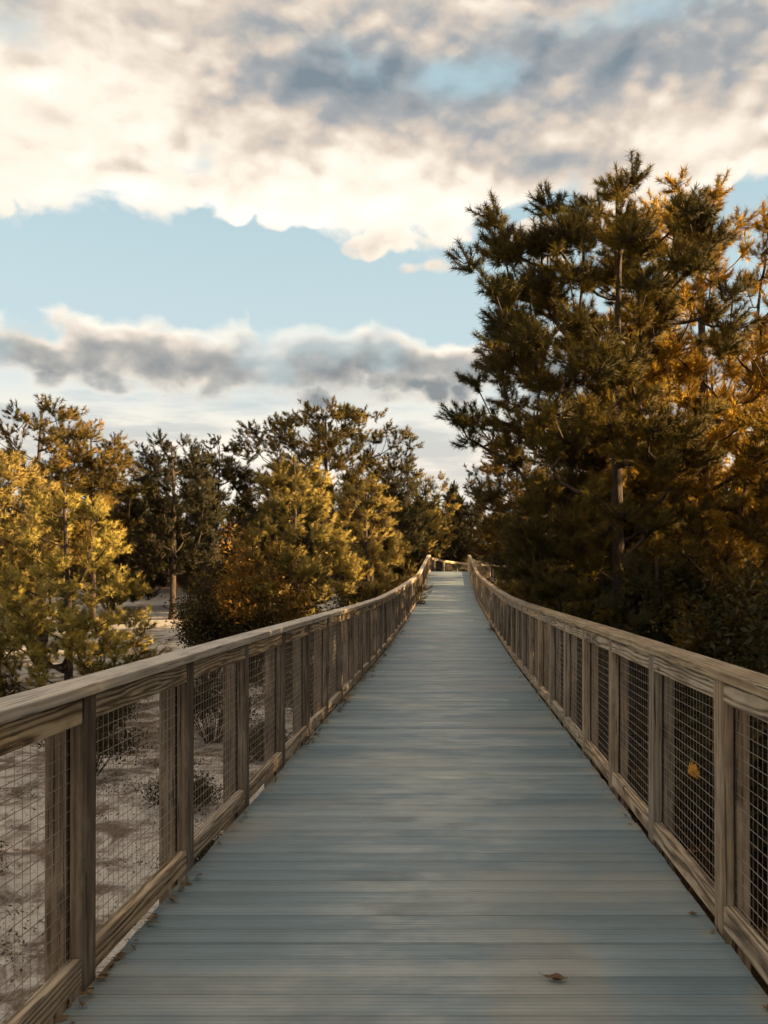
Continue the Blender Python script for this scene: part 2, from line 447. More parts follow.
def wire_panel(c, length, height, dirv, sgn):
    """welded mesh: c = bottom start corner; grid in the plane of dirv and up"""
    V = []; F = []
    up = Vector((0, 0, 1)); nrm = Vector((dirv.y, -dirv.x, 0)).normalized()
    def bar(a, b, r_, side):
        base = len(V)
        for e in (a, b):
            V.extend([e + side * r_ + nrm * r_, e - side * r_ + nrm * r_, e - side * r_ - nrm * r_, e + side * r_ - nrm * r_])
        for j in range(4):
            F.extend([base + j, base + (j + 1) % 4, base + 4 + (j + 1) % 4, base + 4 + j])
    nv = int(length / 0.0508); nh = int(height / 0.0508)
    rr = random.Random(int(c.y * 100))
    off = rr.uniform(0, 0.03)
    hd = Vector((dirv.x, dirv.y, 0)).normalized()
    for i in range(nv + 1):
        t = (i * 0.0508 + off) / length
        if t > 1: break
        a = c + dirv * t
        bow = nrm * 0.0025
        bar(a + bow, a + up * height + bow, 0.0007, hd)
    for k in range(nh + 1):
        z = k * 0.0508 + 0.01
        if z > height: break
        bar(c + up * z, c + dirv + up * z, 0.0012, up)
    return V, F

def railing(side, s0, n, bay, label):
    """side -1 left, +1 right"""
    base, _ = line(s0, side * HALF)
    root = empty('wooden_railing', base)
    tag(root, label, 'railing', 'boardwalk railings')
    rootloc = base
    P = []
    for i in range(n + 1):
        s = s0 + i * bay
        p, a = line(s, side * HALF)
        P.append((p, a, s))
    X = lambda p, a, off: p + Vector((math.cos(a), -math.sin(a), 0)) * (side * off)
    up = Vector((0, 0, 1))
    # posts: an inner upright and the wider outer upright behind the mesh
    for i, (p, a, s) in enumerate(P):
        H = 1.045
        ow, oc = (0.082, 0.107) if side < 0 else (0.058, 0.094)
        me = merge_boxes('post', [(side * 0.026, 0, (H - 0.30) / 2, 0.051, 0.108, H + 0.30),
                                  (side * oc, 0.004, (H - 0.55) / 2, ow, 0.090, H + 0.55)])
        o = obj('post', me, M['post_wood' if side < 0 else 'post_pale'], root, p - rootloc)
        o.rotation_euler = (R(90) + random.uniform(-0.006, 0.006), random.uniform(-0.006, 0.006), -a)
    # rails, bays of mesh
    for i in range(n):
        (p0, a0, _), (p1, a1, _) = P[i], P[i + 1]
        d = (p1 - p0).normalized() * 0.0555
        q0, q1 = X(p0, a0, 0.0215) + d, X(p1, a1, 0.0215) - d
        j = random.uniform(-0.003, 0.003)
        board('top_rail', q0 + up * (0.995 + j), q1 + up * (0.995 + j), 0.038, 0.092, M['rail_wood' if side < 0 else 'rail_grey'], root, 0.002)
        q0, q1 = X(p0, a0, 0.0285) + d, X(p1, a1, 0.0285) - d
        board('bottom_rail', q0 + up * (0.062 + j), q1 + up * (0.062 + j), 0.050, 0.094, M['rail_grey'], root, 0.003)
        c0, c1 = X(p0, a0, 0.0585) + up * 0.06, X(p1, a1, 0.0585) + up * 0.06
        V, F = wire_panel(c0, (c1 - c0).length, 0.97, c1 - c0, side)
        me = mesh_np('mesh_panel', np.array([tuple(v - rootloc) for v in V]), np.array(F), 4)
        obj('mesh_panel', me, M['wire'], root)
    # handrail boards, three bays long on the straight, one bay where the line bends
    i = 0
    first = True
    while i < n:
        st = 3 if P[min(i + 3, n)][2] < 34 else (2 if P[min(i + 2, n)][2] < 56 else 1)
        if first: st = 2; first = False
        k = min(i + st, n)
        (p0, a0, _), (p1, a1, _) = P[i], P[k]
        q0, q1 = X(p0, a0, 0.052), X(p1, a1, 0.052)
        d = (q1 - q0).normalized() * 0.002
        board('handrail', q0 + up * 1.068 + d, q1 + up * 1.068 - d, 0.146, 0.042, M['cap_wood' if side < 0 else 'cap_brown'], root, 0.0012)
        i = k
    return root

rail_l = railing(-1, 3.10 - 3 * 1.205, 57, 1.205, 'weathered wooden railing with wire mesh in front of the open sand')
rail_r = railing(1, 3.57 - 3 * 1.215, 51, 1.215, 'weathered wooden railing with wire mesh against the dark shaded pines')

# ------------------------------------------------------------------ trees
def tube(path, radii, sides=6):
    path = [Vector(p) for p in path]
    V = []; F = []
    ref = Vector((0.3, 0.9, 0.1))
    for i, p in enumerate(path):
        d = (path[min(i + 1, len(path) - 1)] - path[max(i - 1, 0)]).normalized()
        s = d.cross(ref)
        if s.length < 1e-3: s = d.cross(Vector((1, 0, 0)))
        s.normalize(); t = d.cross(s)
        for k in range(sides):
            a = 2 * math.pi * k / sides
            V.append(p + (s * math.cos(a) + t * math.sin(a)) * radii[i])
    for i in range(len(path) - 1):
        for k in range(sides):
            a, b = i * sides + k, i * sides + (k + 1) % sides
            F += [a, b, b + sides, a + sides]
    return V, F

def needles(C, A, tint, M_, L, w, spread, rg, P=None):
    n = len(C)
    C = np.repeat(C, M_, 0); A = np.repeat(A, M_, 0); T = np.repeat(tint, M_)
    D = A * (1.05 - spread * 0.35) + rg.normal(size=C.shape) * spread * 0.46
    D /= np.linalg.norm(D, axis=1, keepdims=True) + 1e-9
    side = np.cross(D, rg.normal(size=C.shape)); side /= np.linalg.norm(side, axis=1, keepdims=True) + 1e-9
    ln = L * rg.uniform(0.65, 1.15, (len(C), 1))
    B = C - A * L * rg.uniform(-0.1, 1.25, (len(C), 1)) + D * L * 0.05
    ww = w * rg.uniform(0.7, 1.3, (len(C), 1))
    V = np.stack([B - side * ww * 0.5, B + side * ww * 0.5, B + D * ln], 1).reshape(-1, 3)
    if P is not None:
        P = np.repeat(np.repeat(P, M_, 0) + D * 0.55, 3, 0)
        return V, np.arange(len(V)), np.repeat(T, 3), P / (np.linalg.norm(P, axis=1, keepdims=True) + 1e-9)
    return V, np.arange(len(V)), np.repeat(T, 3)

def pine_proto(seed, H=8.0, prof=((0.15, 1.0), (0.5, 2.2), (1.0, 0.3)), clumps=90, per=12, cr=0.42, M_=34, L=0.20, w=0.016,
               trunk_r=0.14, lean=0.0, spread=1.0, surf=0.55, twigs=True, rise=0.5, nholes=7, thin=(0.0, 0.0), inner=0.0):
    """prof = (share of the height, crown radius) pairs. Clumps of needle tufts are strewn through that outline,
    then each is joined to the nearest older wood, so limbs fork the way limbs do.
    returns (trunk mesh, branches mesh, crown mesh)"""
    rg = np.random.default_rng(seed); rr = random.Random(seed)
    n = 14
    ph = rr.uniform(0, 6)
    path = []
    for i in range(n + 1):
        t = i / n
        path.append(np.array([lean * H * t * t + 0.014 * H * math.sin(t * 5 + ph) * t, 0.014 * H * math.cos(t * 4 + ph) * t, H * 0.965 * t]))
    rad = [trunk_r * (1 - 0.88 * (i / n)) ** 0.9 + 0.008 for i in range(n + 1)]
    rad[0] *= 1.4
    TV, TF = tube(path, rad, 10)
    trunk = mesh_np('trunk', np.array([tuple(v) for v in TV]), np.array(TF), 4, smooth=True)
    hs = np.array([p[0] for p in prof]); rs = np.array([p[1] for p in prof])
    # clump centres: rejection in the outline, pushed outwards, kept apart, with a few holes
    lob = [(rr.uniform(0, 6.28), rr.randint(2, 4), rr.uniform(0.05, 0.13)) for _ in range(3)]
    holes = [(rr.uniform(0, 6.28), rr.uniform(hs[0], 0.95), rr.uniform(0.25, 0.5)) for _ in range(nholes)]
    C = []
    dens = hs[0] + (1 - hs[0]) * np.linspace(0, 1, 200)
    wt = np.interp(dens, hs, rs) ** 1.5 + 0.02; wt /= wt.sum()
    tries = 0
    while len(C) < clumps and tries < clumps * 60:
        tries += 1
        h = rg.choice(dens, p=wt) + rg.uniform(-0.01, 0.01)
        a = rg.uniform(0, 6.283)
        R0 = np.interp(h, hs, rs) * (1 + sum(am * math.sin(k * a + p0 + h * 9) for p0, k, am in lob))
        q = R0 * (rg.uniform(0, 1) ** (0.5 * (1 - surf) + 0.12)) if rg.random() > 0.10 else R0 * rg.uniform(0.1, 1.06)
        R0 *= 1 - thin[1] * max(0.0, math.cos(a - thin[0])) ** 0.7        # one side kept short by a neighbour
        if q > R0 * 1.06: continue
        if any(abs((a - ha + 3.1416) % 6.283 - 3.1416) < hw and abs(h - hh) < hw * 0.16 for ha, hh, hw in holes) and q > 0.4 * R0:
            continue
        tt = min(h / 0.965, 1) * n; i = min(int(tt), n - 1); ax = path[i] + (path[i + 1] - path[i]) * (tt - i)
        c = np.array([ax[0] + math.cos(a) * q, ax[1] + math.sin(a) * q, h * H])
        if C and np.min(np.linalg.norm(np.array(C) - c, axis=1)) < cr * 0.72:
            continue
        C.append(c)
    C = np.array(C)
    axd = np.hypot(C[:, 0] - np.interp(C[:, 2], [p[2] for p in path], [p[0] for p in path]), C[:, 1])
    order = np.argsort(axd)
    # wood: nodes = trunk points first
    nodes = []; parent = []; cnt = []
    for t in np.linspace(max(0.06, hs[0] * 0.55), 0.95, 40):
        x = t * n; i = min(int(x), n - 1)
        nodes.append(path[i] + (path[i + 1] - path[i]) * (x - i)); parent.append(-1)
    segs = []; ends = []
    for ci in order:
        c = C[ci]
        N_ = np.array(nodes)
        d = c - N_
        dist = np.linalg.norm(d, axis=1); hor = np.hypot(d[:, 0], d[:, 1])
        want = N_[:, 2] + rise * hor                       # wood climbs outwards
        cost = dist + 0.9 * np.maximum(0, want - c[2]) + 0.15 * np.abs(c[2] - want)
        cost[:40] += 0.25
        k = int(np.argmin(cost)); prev = k; p0 = N_[k]
        m_ = 4
        mid = np.array([0, 0, -0.10 * dist[k]]) + rg.normal(size=3) * 0.05 * dist[k]
        for j in range(1, m_ + 1):
            q = j / m_
            pt = p0 + (c - p0) * q + mid * math.sin(math.pi * q)
            nodes.append(pt); parent.append(prev); prev = len(nodes) - 1
        ends.append(prev)
    desc = np.zeros(len(nodes))
    for e in ends:
        k = e
        while k >= 0:
            desc[k] += 1; k = parent[k]
    BV, BF = [], []
    def addtube(pts, rads, sides=5):
        v, f = tube(pts, rads, sides); b = len(BV); BV.extend(v); BF.extend([x + b for x in f])
    rf = lambda d_: 0.0085 * (d_ ** 0.55) + 0.004
    base_i = 40
    for e in ends:
        idx = [e - 3, e - 2, e - 1, e]
        p0 = parent[idx[0]]
        pts = [nodes[p0]] + [nodes[i] for i in idx]
        rr_ = [rf(max(1, desc[idx[0]]))] + [rf(max(1, desc[i])) for i in idx]
        addtube(pts, rr_, 6)
    # tufts
    TC, TA, TT_, TP = [], [], [], []
    for ci, e in zip(order, ends):
        c = C[ci]
        out = np.array([c[0] - np.interp(c[2], [p[2] for p in path], [p[0] for p in path]), c[1], 0.0]); out /= np.linalg.norm(out) + 1e-6
        lt = rg.uniform(0, 1)
        if inner:                                # backlit glow painted in as an amber tint, stronger towards the crown's inside
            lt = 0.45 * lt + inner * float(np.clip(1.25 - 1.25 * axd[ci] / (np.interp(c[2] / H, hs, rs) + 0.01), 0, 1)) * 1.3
        k = max(4, int(per * rg.uniform(0.65, 1.35)))
        for j in range(k):
            v = rg.normal(size=3); v /= np.linalg.norm(v)
            v[2] = v[2] * 0.75 + 0.22
            v = v + out * 0.25
            p = c + v * cr * rg.uniform(0.35, 1.08)
            TP.append(v / np.linalg.norm(v) + out * 0.45); TC.append(p); a = v * 0.8 + np.array([0, 0, 0.5]) + out * 0.25; TA.append(a / np.linalg.norm(a))
            TT_.append(np.clip(0.70 * lt + 0.30 * rg.random(), 0, 1))
            if twigs:
                m0 = c + v * cr * 0.25 + np.array([0, 0, -0.05])
                addtube([c, m0, p], [0.008, 0.006, 0.004], 4)
    branches = mesh_np('branches', np.array([tuple(v) for v in BV]), np.array(BF), 4, smooth=True)
    V, F, TT, PF = needles(np.array(TC), np.array(TA), np.array(TT_), M_, L, w, spread, rg, np.array(TP))
    crown = mesh_np('crown', V, F, 3, attr=TT, puff=PF)
    for me in (trunk, branches): me.materials.append(M['bark'])
    return trunk, branches, crown

def place_tree(proto, mat, loc, s, rz, label, group, name='pine_tree', cat='tree'):
    tr, br, cr = proto
    key = (cr.name, mat.name)
    if key not in _crowns:
        c = cr if len(cr.materials) == 0 else cr.copy()
        c.materials.clear(); c.materials.append(mat); _crowns[key] = c
    g = float(ground_z(loc[0], loc[1])) - 0.08
    root = empty(name, (loc[0], loc[1], g), rz, s)
    tag(root, label, cat, group)
    obj('trunk', tr, None, root); obj('branches', br, None, root); obj('crown', _crowns[key], None, root)
    return root
_crowns = {}

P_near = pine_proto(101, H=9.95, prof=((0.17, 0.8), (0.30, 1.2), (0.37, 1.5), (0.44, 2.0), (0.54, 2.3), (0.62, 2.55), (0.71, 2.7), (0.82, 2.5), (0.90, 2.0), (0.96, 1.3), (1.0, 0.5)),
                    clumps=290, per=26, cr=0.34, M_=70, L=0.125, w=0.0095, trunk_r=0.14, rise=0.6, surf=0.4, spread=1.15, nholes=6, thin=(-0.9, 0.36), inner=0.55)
P_near2 = pine_proto(202, H=11.2, prof=((0.28, 1.0), (0.4, 2.2), (0.6, 2.7), (0.8, 2.3), (0.93, 1.3), (1.0, 0.4)),
                     clumps=260, per=20, cr=0.36, M_=52, L=0.14, w=0.012, trunk_r=0.16, rise=0.65, surf=0.4)
P_bushy = pine_proto(303, H=6.5, prof=((0.06, 1.5), (0.2, 2.3), (0.45, 2.4), (0.7, 1.7), (0.9, 0.8), (1.0, 0.25)),
                     clumps=175, per=20, cr=0.36, M_=34, L=0.14, w=0.017, trunk_r=0.13, rise=0.4, twigs=False)
P_cone = pine_proto(404, H=7.6, prof=((0.08, 1.5), (0.2, 2.2), (0.4, 2.2), (0.65, 1.7), (0.85, 0.95), (1.0, 0.2)),
                    clumps=180, per=20, cr=0.39, M_=32, L=0.15, w=0.020, trunk_r=0.13, rise=0.45, twigs=False)
P_flat = pine_proto(505, H=10.5, prof=((0.42, 1.2), (0.55, 2.8), (0.70, 4.5), (0.84, 4.9), (0.94, 3.6), (1.0, 1.6)),
                    clumps=190, per=17, cr=0.52, M_=28, L=0.19, w=0.032, trunk_r=0.2, rise=0.6, twigs=False, surf=0.35)
P_tall = pine_proto(606, H=9.3, prof=((0.24, 1.2), (0.4, 2.2), (0.65, 2.6), (0.85, 2.1), (0.95, 1.3), (1.0, 0.5)),
                    clumps=140, per=16, cr=0.46, M_=28, L=0.18, w=0.029, trunk_r=0.16, rise=0.55, twigs=False)
P_thin = pine_proto(707, H=9.3, prof=((0.36, 0.8), (0.55, 1.7), (0.78, 2.2), (0.92, 1.6), (1.0, 0.5)),
                    clumps=90, per=16, cr=0.46, M_=28, L=0.18, w=0.029, trunk_r=0.13, rise=0.6, twigs=False)

GL = 'pines on the sand to the left'; GR = 'pines along the right side'; GB = 'pines behind the far end'
D, G, RU, OL, GW = M['needle_dark'], M['needle_gold'], M['needle_rust'], M['needle_olive'], M['needle_glow']
T_ = place_tree
# left of the boardwalk
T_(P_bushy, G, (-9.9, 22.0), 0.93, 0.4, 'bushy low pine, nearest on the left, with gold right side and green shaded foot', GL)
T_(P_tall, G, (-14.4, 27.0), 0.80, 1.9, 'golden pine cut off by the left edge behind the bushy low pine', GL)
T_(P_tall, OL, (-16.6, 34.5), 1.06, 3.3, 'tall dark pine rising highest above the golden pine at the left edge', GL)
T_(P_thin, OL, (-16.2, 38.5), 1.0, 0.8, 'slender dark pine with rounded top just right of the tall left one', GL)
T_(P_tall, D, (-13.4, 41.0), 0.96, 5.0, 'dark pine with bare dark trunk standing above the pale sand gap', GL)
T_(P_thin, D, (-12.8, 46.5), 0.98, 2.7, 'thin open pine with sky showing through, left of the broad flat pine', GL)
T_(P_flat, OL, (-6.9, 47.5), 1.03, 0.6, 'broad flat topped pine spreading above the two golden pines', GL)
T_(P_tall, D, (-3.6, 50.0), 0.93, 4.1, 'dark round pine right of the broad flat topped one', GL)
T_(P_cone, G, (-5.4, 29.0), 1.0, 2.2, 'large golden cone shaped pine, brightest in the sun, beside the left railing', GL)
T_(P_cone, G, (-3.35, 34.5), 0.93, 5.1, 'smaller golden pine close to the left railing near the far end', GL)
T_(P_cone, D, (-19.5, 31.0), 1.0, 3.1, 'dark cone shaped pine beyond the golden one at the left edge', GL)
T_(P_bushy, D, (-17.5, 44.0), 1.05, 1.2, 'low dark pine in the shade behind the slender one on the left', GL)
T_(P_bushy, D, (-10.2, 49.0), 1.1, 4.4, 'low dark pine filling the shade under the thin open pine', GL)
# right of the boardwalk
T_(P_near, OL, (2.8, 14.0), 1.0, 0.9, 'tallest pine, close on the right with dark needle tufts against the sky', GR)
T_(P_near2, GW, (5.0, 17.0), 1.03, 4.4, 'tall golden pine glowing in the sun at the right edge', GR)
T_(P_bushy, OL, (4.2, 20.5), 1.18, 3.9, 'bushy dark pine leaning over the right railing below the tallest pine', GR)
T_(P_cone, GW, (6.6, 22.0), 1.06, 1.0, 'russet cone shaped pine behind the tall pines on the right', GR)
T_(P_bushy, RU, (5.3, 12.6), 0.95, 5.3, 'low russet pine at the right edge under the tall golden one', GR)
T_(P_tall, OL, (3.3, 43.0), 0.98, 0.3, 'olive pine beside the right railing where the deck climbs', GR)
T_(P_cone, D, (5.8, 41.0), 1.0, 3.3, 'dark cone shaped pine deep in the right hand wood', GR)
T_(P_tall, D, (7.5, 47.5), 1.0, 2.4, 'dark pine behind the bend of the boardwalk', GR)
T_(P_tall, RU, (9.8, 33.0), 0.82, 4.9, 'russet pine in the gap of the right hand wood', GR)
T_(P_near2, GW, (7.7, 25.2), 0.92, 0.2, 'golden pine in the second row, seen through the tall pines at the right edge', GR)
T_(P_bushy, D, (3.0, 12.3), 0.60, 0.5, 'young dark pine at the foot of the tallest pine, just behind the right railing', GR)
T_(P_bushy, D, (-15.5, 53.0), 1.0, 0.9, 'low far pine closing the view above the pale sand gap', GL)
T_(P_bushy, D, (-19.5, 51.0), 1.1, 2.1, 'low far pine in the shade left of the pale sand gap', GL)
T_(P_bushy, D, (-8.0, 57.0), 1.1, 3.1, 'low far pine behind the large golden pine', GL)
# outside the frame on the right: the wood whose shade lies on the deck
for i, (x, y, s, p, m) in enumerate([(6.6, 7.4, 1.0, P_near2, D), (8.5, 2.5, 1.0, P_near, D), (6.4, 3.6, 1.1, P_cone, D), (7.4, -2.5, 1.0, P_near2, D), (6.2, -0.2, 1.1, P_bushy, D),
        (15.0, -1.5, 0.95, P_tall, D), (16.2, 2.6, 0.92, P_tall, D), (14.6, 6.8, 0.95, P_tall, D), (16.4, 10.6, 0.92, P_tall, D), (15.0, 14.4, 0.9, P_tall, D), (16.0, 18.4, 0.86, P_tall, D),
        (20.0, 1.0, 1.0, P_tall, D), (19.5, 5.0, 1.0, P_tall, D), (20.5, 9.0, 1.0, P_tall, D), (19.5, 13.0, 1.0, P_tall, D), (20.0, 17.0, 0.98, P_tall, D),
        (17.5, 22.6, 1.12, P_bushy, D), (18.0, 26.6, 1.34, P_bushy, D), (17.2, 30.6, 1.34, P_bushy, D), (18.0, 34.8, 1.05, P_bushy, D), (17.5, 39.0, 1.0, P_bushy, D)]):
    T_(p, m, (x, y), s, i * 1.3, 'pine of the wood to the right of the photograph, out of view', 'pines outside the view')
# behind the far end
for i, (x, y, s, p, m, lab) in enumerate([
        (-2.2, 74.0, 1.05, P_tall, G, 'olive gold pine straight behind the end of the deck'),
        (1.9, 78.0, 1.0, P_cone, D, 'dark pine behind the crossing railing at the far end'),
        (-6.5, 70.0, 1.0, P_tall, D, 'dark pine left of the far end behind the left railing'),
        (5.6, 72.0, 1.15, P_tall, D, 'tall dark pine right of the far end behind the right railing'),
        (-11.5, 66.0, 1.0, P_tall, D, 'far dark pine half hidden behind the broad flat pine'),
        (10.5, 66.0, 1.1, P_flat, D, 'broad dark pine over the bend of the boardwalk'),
        (13.5, 57.5, 1.0, P_tall, D, 'unseen dark pine added right of the bend to shade the far railing'),  # this pine and the next are unseen, added to shade the far railing
        (14.5, 62.5, 1.0, P_tall, D, 'unseen dark pine added beyond the bend to shade the far railing'),
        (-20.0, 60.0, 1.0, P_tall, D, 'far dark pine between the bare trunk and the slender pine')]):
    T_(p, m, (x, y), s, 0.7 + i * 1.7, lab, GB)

# distant wood closing the horizon: one mass
def far_wood():
    rg = np.random.default_rng(77)
    C, A, T = [], [], []
    for k in range(520):
        ang = rg.uniform(-1.25, 1.25)
        d = rg.uniform(82, 125)
        x, y = math.sin(ang) * d, math.cos(ang) * d
        g = float(ground_z(x, y)); H = rg.uniform(6, 10.5) ; r = rg.uniform(2.0, 3.6)
        n = 60
        u = rg.uniform(0.02, 1, n); a = rg.uniform(0, 6.28, n); q = np.sqrt(rg.uniform(0.1, 1, n)) * r * np.clip(1.05 - u, 0.15, 1) ** 0.7
        C.append(np.stack([x + np.cos(a) * q, y + np.sin(a) * q, g + u * H], 1))
        A.append(np.stack([np.cos(a) * 0.6, np.sin(a) * 0.6, np.full(n, 0.8)], 1)); T.append(np.clip(rg.normal(0.4, 0.25, n), 0, 1))
    V, F, TT, PF = needles(np.concatenate(C), np.concatenate(A), np.concatenate(T), 20, 0.85, 0.22, 1.1, rg, np.concatenate(A))
    me = mesh_np('distant_wood', V, F, 3, attr=TT, puff=PF)
    tag(obj('distant_wood', me, D), 'dark far wood closing the horizon', 'wood', kind='stuff')
far_wood()

# ------------------------------------------------------------------ shrubs and low growth
def leaf_cards(C, Nrm, tint, size, rg):
    n = len(C)
    u = np.cross(Nrm, rg.normal(size=(n, 3))); u /= np.linalg.norm(u, axis=1, keepdims=True) + 1e-9
    v = np.cross(Nrm, u); v /= np.linalg.norm(v, axis=1, keepdims=True) + 1e-9
    s = size * rg.uniform(0.6, 1.3, (n, 1))
    up = Nrm / (np.linalg.norm(Nrm, axis=1, keepdims=True) + 1e-9)
    V = np.stack([C - u * s, C + v * s * 0.42 + up * s * 0.12, C + u * s + up * s * 0.1, C - v * s * 0.42 + up * s * 0.12], 1).reshape(-1, 3)
    return V, np.arange(4 * n), np.repeat(tint, 4)

def shrub_proto(seed, h, r, n=2600, leaf=0.05):
    rg = np.random.default_rng(seed); rr = random.Random(seed)
    SV, SF = [], []
    tips = []
    for k in range(26):
        a = rr.uniform(0, 6.28); q = r * math.sqrt(rr.random()); z = h * (1 - 0.55 * (q / r) ** 2) * rr.uniform(0.55, 1.05)
        e = Vector((math.cos(a) * q, math.sin(a) * q, z)); b = Vector((e.x * 0.12, e.y * 0.12, 0))
        mid = b.lerp(e, 0.5) + Vector((rr.uniform(-.12, .12), rr.uniform(-.12, .12), 0.08 * h))
        v, f = tube([b, mid, e], [0.018, 0.012, 0.005], 5); o = len(SV); SV += v; SF += [x + o for x in f]
        tips.append((mid, e))
    stems = mesh_np('stems', np.array([tuple(v) for v in SV]), np.array(SF), 4, smooth=True); stems.materials.append(M['bark'])
    idx = rg.integers(0, len(tips), n); t = rg.uniform(0.0, 1.08, n)
    Mi = np.array([tuple(m) for m, e in tips])[idx]; Ei = np.array([tuple(e) for m, e in tips])[idx]
    C = Mi + (Ei - Mi) * t[:, None] + rg.normal(size=(n, 3)) * np.array([0.15, 0.15, 0.12]) * (0.6 + 0.5 * r)
    C[:, 2] = np.abs(C[:, 2])
    Nn = rg.normal(size=(n, 3)) + np.array([0, 0, 0.7])
    lt = rg.uniform(0, 1, len(tips))[idx]
    V, F, TT = leaf_cards(C, Nn, np.clip(0.5 * lt + 0.5 * rg.uniform(0, 1, n), 0, 1), leaf, rg)
    return stems, mesh_np('foliage', V, F, 4, attr=TT)
S1 = shrub_proto(1, 2.6, 1.3, 5200, 0.055); S2 = shrub_proto(2, 1.7, 1.1, 4200, 0.05); S3 = shrub_proto(3, 3.5, 1.3, 9500, 0.055)
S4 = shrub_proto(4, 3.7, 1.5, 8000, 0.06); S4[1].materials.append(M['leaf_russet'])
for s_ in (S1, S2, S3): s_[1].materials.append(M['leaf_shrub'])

def place_shrub(sp, x, y, s, rz, label, group):
    g = float(ground_z(x, y)) - 0.05
    root = empty('shrub', (x, y, g), rz, s); tag(root, label, 'shrub', group)
    obj('stems', sp[0], None, root); obj('foliage', sp[1], None, root)
    return root
GS = 'shrubs beside the boardwalk'
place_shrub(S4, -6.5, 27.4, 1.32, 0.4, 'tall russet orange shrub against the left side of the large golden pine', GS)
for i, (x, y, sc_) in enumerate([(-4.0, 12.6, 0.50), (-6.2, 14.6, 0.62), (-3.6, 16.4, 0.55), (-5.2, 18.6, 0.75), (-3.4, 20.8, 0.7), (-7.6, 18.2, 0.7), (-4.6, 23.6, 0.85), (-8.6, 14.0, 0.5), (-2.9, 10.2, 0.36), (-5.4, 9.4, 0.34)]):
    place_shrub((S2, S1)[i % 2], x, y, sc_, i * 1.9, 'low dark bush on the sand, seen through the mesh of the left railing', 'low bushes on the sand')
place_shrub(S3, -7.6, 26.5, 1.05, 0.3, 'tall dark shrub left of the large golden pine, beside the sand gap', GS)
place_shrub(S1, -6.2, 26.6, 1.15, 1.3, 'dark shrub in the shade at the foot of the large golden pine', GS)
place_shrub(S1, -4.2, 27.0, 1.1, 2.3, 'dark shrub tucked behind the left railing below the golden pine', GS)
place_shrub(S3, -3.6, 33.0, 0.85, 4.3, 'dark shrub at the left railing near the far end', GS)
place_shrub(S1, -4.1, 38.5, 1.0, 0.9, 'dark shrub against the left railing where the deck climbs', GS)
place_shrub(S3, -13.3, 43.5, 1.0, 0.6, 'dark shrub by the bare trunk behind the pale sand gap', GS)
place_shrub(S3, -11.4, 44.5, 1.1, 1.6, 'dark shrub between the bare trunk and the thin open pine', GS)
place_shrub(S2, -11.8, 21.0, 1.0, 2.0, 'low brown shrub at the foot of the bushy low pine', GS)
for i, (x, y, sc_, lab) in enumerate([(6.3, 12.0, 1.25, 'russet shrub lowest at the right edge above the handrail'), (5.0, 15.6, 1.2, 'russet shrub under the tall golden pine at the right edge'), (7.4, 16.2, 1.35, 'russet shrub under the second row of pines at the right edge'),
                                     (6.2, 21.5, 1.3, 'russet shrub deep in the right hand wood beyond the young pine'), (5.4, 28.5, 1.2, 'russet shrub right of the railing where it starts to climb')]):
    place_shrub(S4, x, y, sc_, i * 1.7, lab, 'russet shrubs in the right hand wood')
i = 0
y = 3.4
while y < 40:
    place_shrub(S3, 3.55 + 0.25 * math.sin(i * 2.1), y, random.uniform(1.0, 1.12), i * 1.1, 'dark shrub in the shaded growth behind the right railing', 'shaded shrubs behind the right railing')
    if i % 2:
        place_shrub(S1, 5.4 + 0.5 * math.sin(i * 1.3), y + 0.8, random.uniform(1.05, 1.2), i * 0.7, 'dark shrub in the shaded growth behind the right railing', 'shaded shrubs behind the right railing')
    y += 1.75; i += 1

def scrub():
    """drifts of dead leaves, needles and twigs on the sand: nobody could count it"""
    rg = np.random.default_rng(9)
    C = []
    for k in range(70):
        x = rg.uniform(-24, -1.6); y = rg.uniform(3, 50)
        if k % 2: x = rg.uniform(-9, -1.7); y = rg.uniform(3.5, 22)
        n = int(rg.uniform(60, 330)); rx, ry = rg.uniform(0.2, 0.9), rg.uniform(0.12, 0.4)
        px = x + rg.normal(size=n) * rx; py = y + rg.normal(size=n) * ry
        C.append(np.stack([px, py, ground_z(px, py) + rg.uniform(0.002, 0.05, n)], 1))
    for k in range(420):
        x = rg.uniform(1.6, 9); y = rg.uniform(-1, 42); n = 46
        px = x + rg.normal(size=n) * 0.6; py = y + rg.normal(size=n) * 0.6
        C.append(np.stack([px, py, ground_z(px, py) + rg.uniform(0.002, 0.05, n)], 1))
    C = np.concatenate(C)
    V, F, TT = leaf_cards(C, rg.normal(size=C.shape) * 0.55 + np.array([0, 0, 1.0]), rg.uniform(0, 1, len(C)), 0.026, rg)
    tag(obj('leaf_litter', mesh_np('leaf_litter', V, F, 4, attr=TT), M['scrub']), 'drifts of brown leaf litter scattered over the sand', 'leaf litter', kind='stuff')
scrub()

